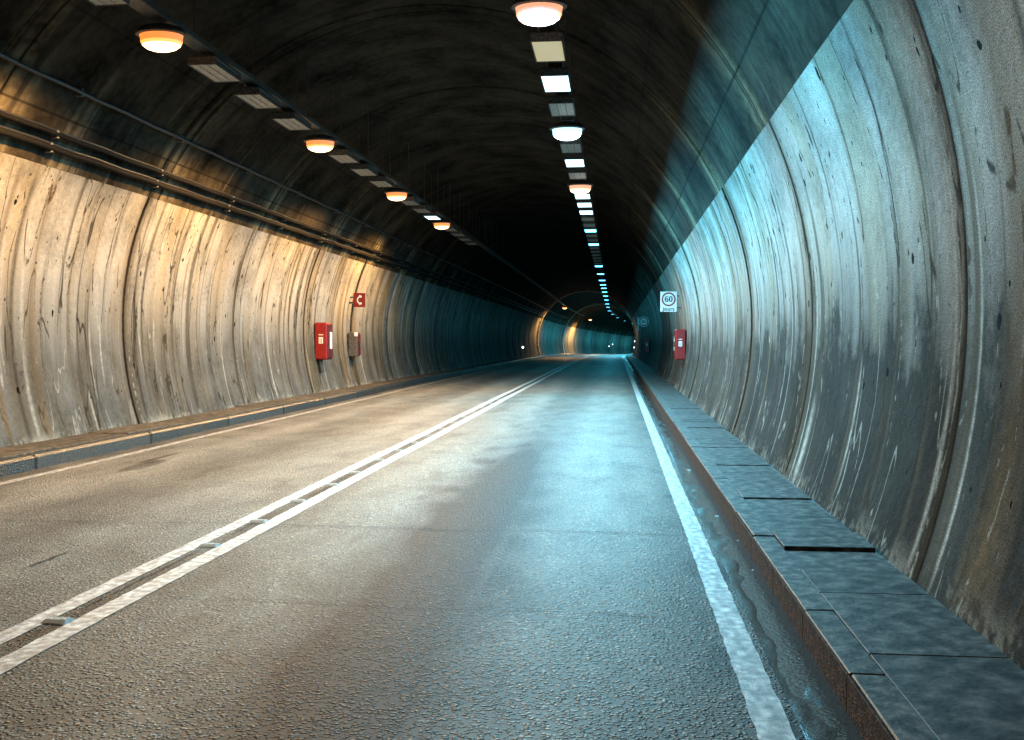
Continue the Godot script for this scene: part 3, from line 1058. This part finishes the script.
# ---------------------------------------------------------------- things on the walls
func text_mesh(words_: String, size: float, depth: float, bold := true) -> TextMesh:
	var f := SystemFont.new()
	f.font_names = PackedStringArray(["Droid Sans"])
	if bold:
		f.font_weight = 700
	var m := TextMesh.new()
	m.font = f
	m.text = words_
	m.font_size = 64
	m.pixel_size = size / 64.0
	m.depth = depth
	return m

func disc_ring(r0: float, r1: float, depth: float, sides := 48) -> SurfaceTool:
	var st := mb()
	for k in sides:
		var a := TAU * k / sides
		var b := TAU * (k + 1) / sides
		var va := Vector3(cos(a), sin(a), 0)
		var vb := Vector3(cos(b), sin(b), 0)
		var f := Vector3(0, 0, depth)
		if r0 > 0.0:
			quad(st, va * r0 + f, va * r1 + f, vb * r1 + f, vb * r0 + f, Vector3.BACK)
			quad(st, va * r0, va * r0 + f, vb * r0 + f, vb * r0, -(va + vb))
		else:
			tri(st, f, va * r1 + f, vb * r1 + f, Vector3.BACK)
		quad(st, va * r1, va * r1 + f, vb * r1 + f, vb * r1, va + vb)
	return st

func cabinet(label: String, side: int, d: float, y: float, size: Vector3) -> void:
	# size: out from the wall, up, along the wall; the near end carries a white label
	var out := -side
	var x := minf(absf(wall_x(side, y - size.y / 2) - CX), absf(wall_x(side, y + size.y / 2) - CX)) * side + CX + out * (size.x / 2.0 - 0.02)
	var t := thing("fire_cabinet", label, "fire cabinet", P(x, y, d), "red fire cabinets on the walls")
	obj("body", box(size, 0.03), M.red, t)
	var face: Node3D = obj("door", box(Vector3(0.02, size.y - 0.10, size.z - 0.10), 0.006, Transform3D(Basis(), Vector3(out * (size.x / 2.0 + 0.006), 0, 0))), M.dark_red, t)
	obj("handle", box(Vector3(0.03, 0.16, 0.03), 0.008, Transform3D(Basis(), Vector3(out * (size.x / 2.0 + 0.03), 0, size.z * 0.25))), M.steel, face)
	obj("notice", box(Vector3(0.004, size.y * 0.45, size.z * 0.35), 0.001, Transform3D(Basis(), Vector3(out * (size.x / 2.0 + 0.019), 0.02, -size.z * 0.1))), M.white, face)
	var plate: Node3D = obj("label_plate", box(Vector3(size.x * 0.34, size.y * 0.17, 0.004), 0.001, Transform3D(Basis(), Vector3(0.01 * out, 0.02, size.z / 2.0 + 0.003))), M.white, t)
	for k in 2:
		obj("printed_bar", box(Vector3(size.x * 0.05, size.y * 0.12, 0.002), 0.0, Transform3D(Basis(), Vector3(0.01 * out + (k - 0.5) * size.x * 0.12, 0.01, size.z / 2.0 + 0.0065))), M.red, plate)
	obj("label_stripe", box(Vector3(size.x * 0.36, 0.02, 0.004), 0.001, Transform3D(Basis(), Vector3(0.01 * out, size.y * 0.17, size.z / 2.0 + 0.003))), M.white, t)
	var hose := mb()
	var hx := side * size.x * 0.2
	add_tube(hose, [Vector3(hx, -size.y / 2.0 + 0.02, 0.1), Vector3(hx + 0.02, -size.y / 2.0 - 0.16, 0.1), Vector3(hx + 0.05, -size.y / 2.0 - 0.33, 0.1)], 0.07, 10)
	if side < 0:
		obj("hose_outlet", hose, M.rubber, t)
	for k in [-1, 1]:
		obj("bracket", box(Vector3(0.14, 0.05, 0.05), 0.006, Transform3D(Basis(), Vector3(side * size.x / 2.0, k * size.y * 0.35, 0))), M.steel, t)

func build_wall_things() -> void:
	cabinet("large red fire cabinet with white label on the left wall", -1, 26.0, 1.52, Vector3(0.34, 0.98, 0.55))
	cabinet("red fire cabinet on the right wall below the square 60 sign", 1, 29.5, 1.42, Vector3(0.30, 0.88, 0.55))
	cabinet("small far dark red cabinet low on the right wall under the round sign", 1, 60.0, 1.25, Vector3(0.30, 0.88, 0.55))
	# telephone sign: stands out from the wall
	var sx := wall_x(-1, 2.75) + 0.30
	var t := thing("telephone_sign", "red square sign with white telephone receiver on the left wall", "sign", P(sx, 2.73, 29.0))
	obj("plate", box(Vector3(0.36, 0.42, 0.03), 0.008), M.red, t)
	var rec := mb()
	for k in 9:
		var a := deg_to_rad(110.0 + 140.0 * k / 9.0)
		var b := deg_to_rad(110.0 + 140.0 * (k + 1) / 9.0)
		var va := Vector3(cos(a), sin(a), 0)
		var vb := Vector3(cos(b), sin(b), 0)
		var c := Vector3(0.05, 0.0, 0.018)
		quad(rec, c + va * 0.085, c + va * 0.125, c + vb * 0.125, c + vb * 0.085, Vector3.BACK)
	for s in [-1.0, 1.0]:
		add_box(rec, Vector3(0.085, 0.062, 0.006), 0.002, Transform3D(Basis(Vector3.BACK, s * -0.35), Vector3(0.032, s * 0.105, 0.018)))
	obj("receiver_symbol", rec, M.white, t)
	obj("bracket", box(Vector3(0.16, 0.05, 0.04), 0.006, Transform3D(Basis(), Vector3(-0.25, 0.08, -0.01))), M.steel, t)
	obj("bracket", box(Vector3(0.16, 0.05, 0.04), 0.006, Transform3D(Basis(), Vector3(-0.25, -0.08, -0.01))), M.steel, t)
	# telephone box
	t = thing("telephone_box", "small grey and red emergency telephone box beside the red cabinet", "telephone", P(wall_x(-1, 1.4) + 0.17, 1.42, 29.2))
	obj("case", box(Vector3(0.28, 0.72, 0.34), 0.02), M.grey_paint, t)
	var dr: Node3D = obj("front_door", box(Vector3(0.03, 0.62, 0.30), 0.008, Transform3D(Basis(), Vector3(0.15, 0, 0))), M.dark_red, t)
	obj("handset", box(Vector3(0.05, 0.22, 0.06), 0.02, Transform3D(Basis(), Vector3(0.18, 0, 0.03))), M.rubber, dr)
	obj("lamp_cover", box(Vector3(0.10, 0.12, 0.06), 0.015, Transform3D(Basis(), Vector3(0.10, 0.29, 0.19))), M.white, t)
	obj("cable_gland", box(Vector3(0.06, 0.16, 0.06), 0.015, Transform3D(Basis(), Vector3(-0.02, -0.44, 0.0))), M.rubber, t)
	# speed sign: a white board with a ring, facing the traffic
	t = thing("speed_sign", "square white speed sign reading 60 on the right wall", "sign", P(1.60, 2.72, 31.0), "speed signs on the right wall")
	obj("board", box(Vector3(0.50, 0.62, 0.02), 0.006), M.white, t)
	obj("ring", disc_ring(0.168, 0.212, 0.004), M.ring_red, t, Vector3(0.0, 0.075, 0.0105))
	put("numerals", text_mesh("60", 0.235, 0.004), M.black, t, Vector3(0, 0.075, 0.012))
	put("small_print", text_mesh("Jours", 0.15, 0.004), M.black, t, Vector3(0, -0.225, 0.012))
	for s in [-1, 1]:
		obj("bracket", box(Vector3(0.20, 0.04, 0.04), 0.006, Transform3D(Basis(), Vector3(0.28, s * 0.18, -0.03))), M.steel, t)
	t = thing("speed_sign", "smaller round white sign beyond the square one", "sign", P(1.50, 2.55, 55.0), "speed signs on the right wall")
	obj("board", disc_ring(0.0, 0.28, 0.02), M.white, t)
	obj("ring", disc_ring(0.19, 0.245, 0.004), M.ring_red, t, Vector3(0, 0, 0.021))
	put("numerals", text_mesh("60", 0.20, 0.004), M.black, t, Vector3(0, 0, 0.023))
	obj("post", box(Vector3(0.05, 0.75, 0.04), 0.006, Transform3D(Basis(), Vector3(-0.3, -0.12, -0.02))), M.white, t)
	obj("bracket", box(Vector3(0.55, 0.04, 0.04), 0.006, Transform3D(Basis(), Vector3(0.18, 0, -0.03))), M.steel, t)
	# small marker lamps far down the walls
	M.marker = glow(Color(0.75, 0.95, 1.0), 6.0)
	for q in [[1, 0.95, 104.0, "lower small white marker lamp at the edge of the far arch"], [1, 1.6, 104.0, "upper small white marker lamp at the edge of the far arch"], [-1, 1.0, 84.0, "small lone white marker lamp in the dark stretch of the left wall"], [-1, 1.55, 186.0, "lower white marker lamp of the far pair in the bend"], [-1, 1.95, 190.0, "upper white marker lamp of the far pair in the bend"]]:
		t = thing("marker_lamp", q[3], "lamp", P(wall_x(q[0], q[1]) - q[0] * 0.09, q[1], q[2]), "marker lamps along the far walls")
		obj("case", box(Vector3(0.2, 0.22, 0.12), 0.02, Transform3D(Basis(), Vector3(0, 0, -0.06))), M.housing, t)
		obj("lens", lathe([Vector3(0.09, 0.09, 0.0), Vector3(0.075, 0.075, 0.05), Vector3(0.001, 0.001, 0.07)], 12), M.marker, t).rotation.x = PI / 2

func build_road_studs() -> void:
	var at := [5.05, 7.05, 8.05, 9.1, 10.15, 11.1, 12.3, 13.4, 14.5, 15.6, 16.8, 18.0, 19.3, 20.6, 22.0, 23.5, 25.0]
	for k in at.size():
		var d: float = at[k]
		var t := thing("road_stud", "%s raised reflective road stud between the double centre lines" % NTH[k], "road stud", P(-2.965 + rng.randf_range(-0.015, 0.015), road_y(-2.96, d) + 0.002, d), "road studs along the centre line")
		var turn := rng.randf_range(-0.15, 0.15)
		t.rotation.y = turn
		var st := mb()
		# a low wedge with sloping faces
		var lo := [Vector3(-0.075, 0, 0.06), Vector3(0.075, 0, 0.06), Vector3(0.075, 0, -0.06), Vector3(-0.075, 0, -0.06)]
		var hi := [Vector3(-0.058, 0.019, 0.024), Vector3(0.058, 0.019, 0.024), Vector3(0.058, 0.019, -0.024), Vector3(-0.058, 0.019, -0.024)]
		for e in 4:
			quad(st, lo[e], lo[(e + 1) % 4], hi[(e + 1) % 4], hi[e], (lo[e] + lo[(e + 1) % 4]) + Vector3(0, 0.05, 0))
		quad(st, hi[0], hi[1], hi[2], hi[3], Vector3.UP)
		obj("stud_base", st, M.stud, t)
		var rf := mb()
		var nn := Vector3(0, 0.81, 0.59) * 0.003
		quad(rf, lo[0].lerp(hi[0], 0.2) + Vector3(0.012, 0, 0) + nn, lo[1].lerp(hi[1], 0.2) - Vector3(0.012, 0, 0) + nn, lo[1].lerp(hi[1], 0.85) - Vector3(0.012, 0, 0) + nn, lo[0].lerp(hi[0], 0.85) + Vector3(0.012, 0, 0) + nn, Vector3(0, 1, 1))
		obj("reflector", rf, M.amber, t)

func build_litter() -> void:
	# scraps lying on the road and in the gutter
	var spots := [[-2.05, 5.6, 0.016], [0.93, 6.9, 0.02], [0.95, 7.9, 0.02], [0.90, 5.0, 0.018], [0.93, 4.1, 0.012], [0.90, 9.0, 0.03], [0.88, 12.2, 0.04]]
	for k in spots.size():
		var q: Array = spots[k]
		var st := mb()
		var n := 7
		var mid := Vector3(0.002, q[2] * 0.22, 0)
		for e in n:
			var a := TAU * e / n
			var b := TAU * (e + 1) / n
			var ra: float = q[2] * (0.7 + 0.5 * absf(sin(k * 3.1 + e * 1.7)))
			var rb: float = q[2] * (0.7 + 0.5 * absf(sin(k * 3.1 + ((e + 1) % n) * 1.7)))
			var pa := Vector3(cos(a) * ra, 0.001, sin(a) * ra * 1.6)
			var pb := Vector3(cos(b) * rb, 0.001, sin(b) * rb * 1.6)
			tri(st, mid, pa, pb, Vector3.UP)
		var o := obj("paper_scrap", st, M.stud, self)
		o.name = numbered("litter_scrap")
		o.position = P(q[0], road_y(minf(q[0], 0.74), q[1]) + (0.004 if q[0] < 0.7 else -0.018), q[1])
		o.set_meta("label", "%s pale scrap of litter %s" % [NTH[k], "lying in the wet gutter" if q[0] > 0.7 else "lying on the asphalt of the right lane"])
		o.set_meta("category", "litter")
		o.set_meta("group", "scraps of litter")


func _ready() -> void:
	rng.seed = 4
	var cam := Camera3D.new()
	cam.name = "camera"
	cam.position = Vector3(0, 1.55, 0)
	cam.rotation = Vector3(deg_to_rad(-1.72), deg_to_rad(5.93), 0)
	cam.fov = 40.6
	cam.near = 0.1
	cam.far = 600.0
	add_child(cam)
	var env := Environment.new()
	env.background_mode = Environment.BG_SKY
	var sky := Sky.new()
	var pm := ProceduralSkyMaterial.new()
	pm.sky_top_color = Color(0.02, 0.03, 0.05)
	pm.sky_horizon_color = Color(0.04, 0.05, 0.07)
	pm.ground_bottom_color = Color(0.01, 0.01, 0.012)
	pm.ground_horizon_color = Color(0.03, 0.035, 0.045)
	sky.sky_material = pm
	env.sky = sky
	env.background_energy_multiplier = 0.15
	env.tonemap_mode = Environment.TONE_MAPPER_LINEAR
	env.tonemap_exposure = 0.72
	env.sdfgi_enabled = true
	env.ssao_enabled = true
	env.ssil_enabled = true
	var we := WorldEnvironment.new()
	we.name = "environment"
	we.environment = env
	add_child(we)

	make_lut()
	make_materials()
	build_lining()
	build_road()
	build_gutter()
	build_walkways()
	build_lamps()
	build_cables()
	build_wall_things()
	build_road_studs()
	build_litter()
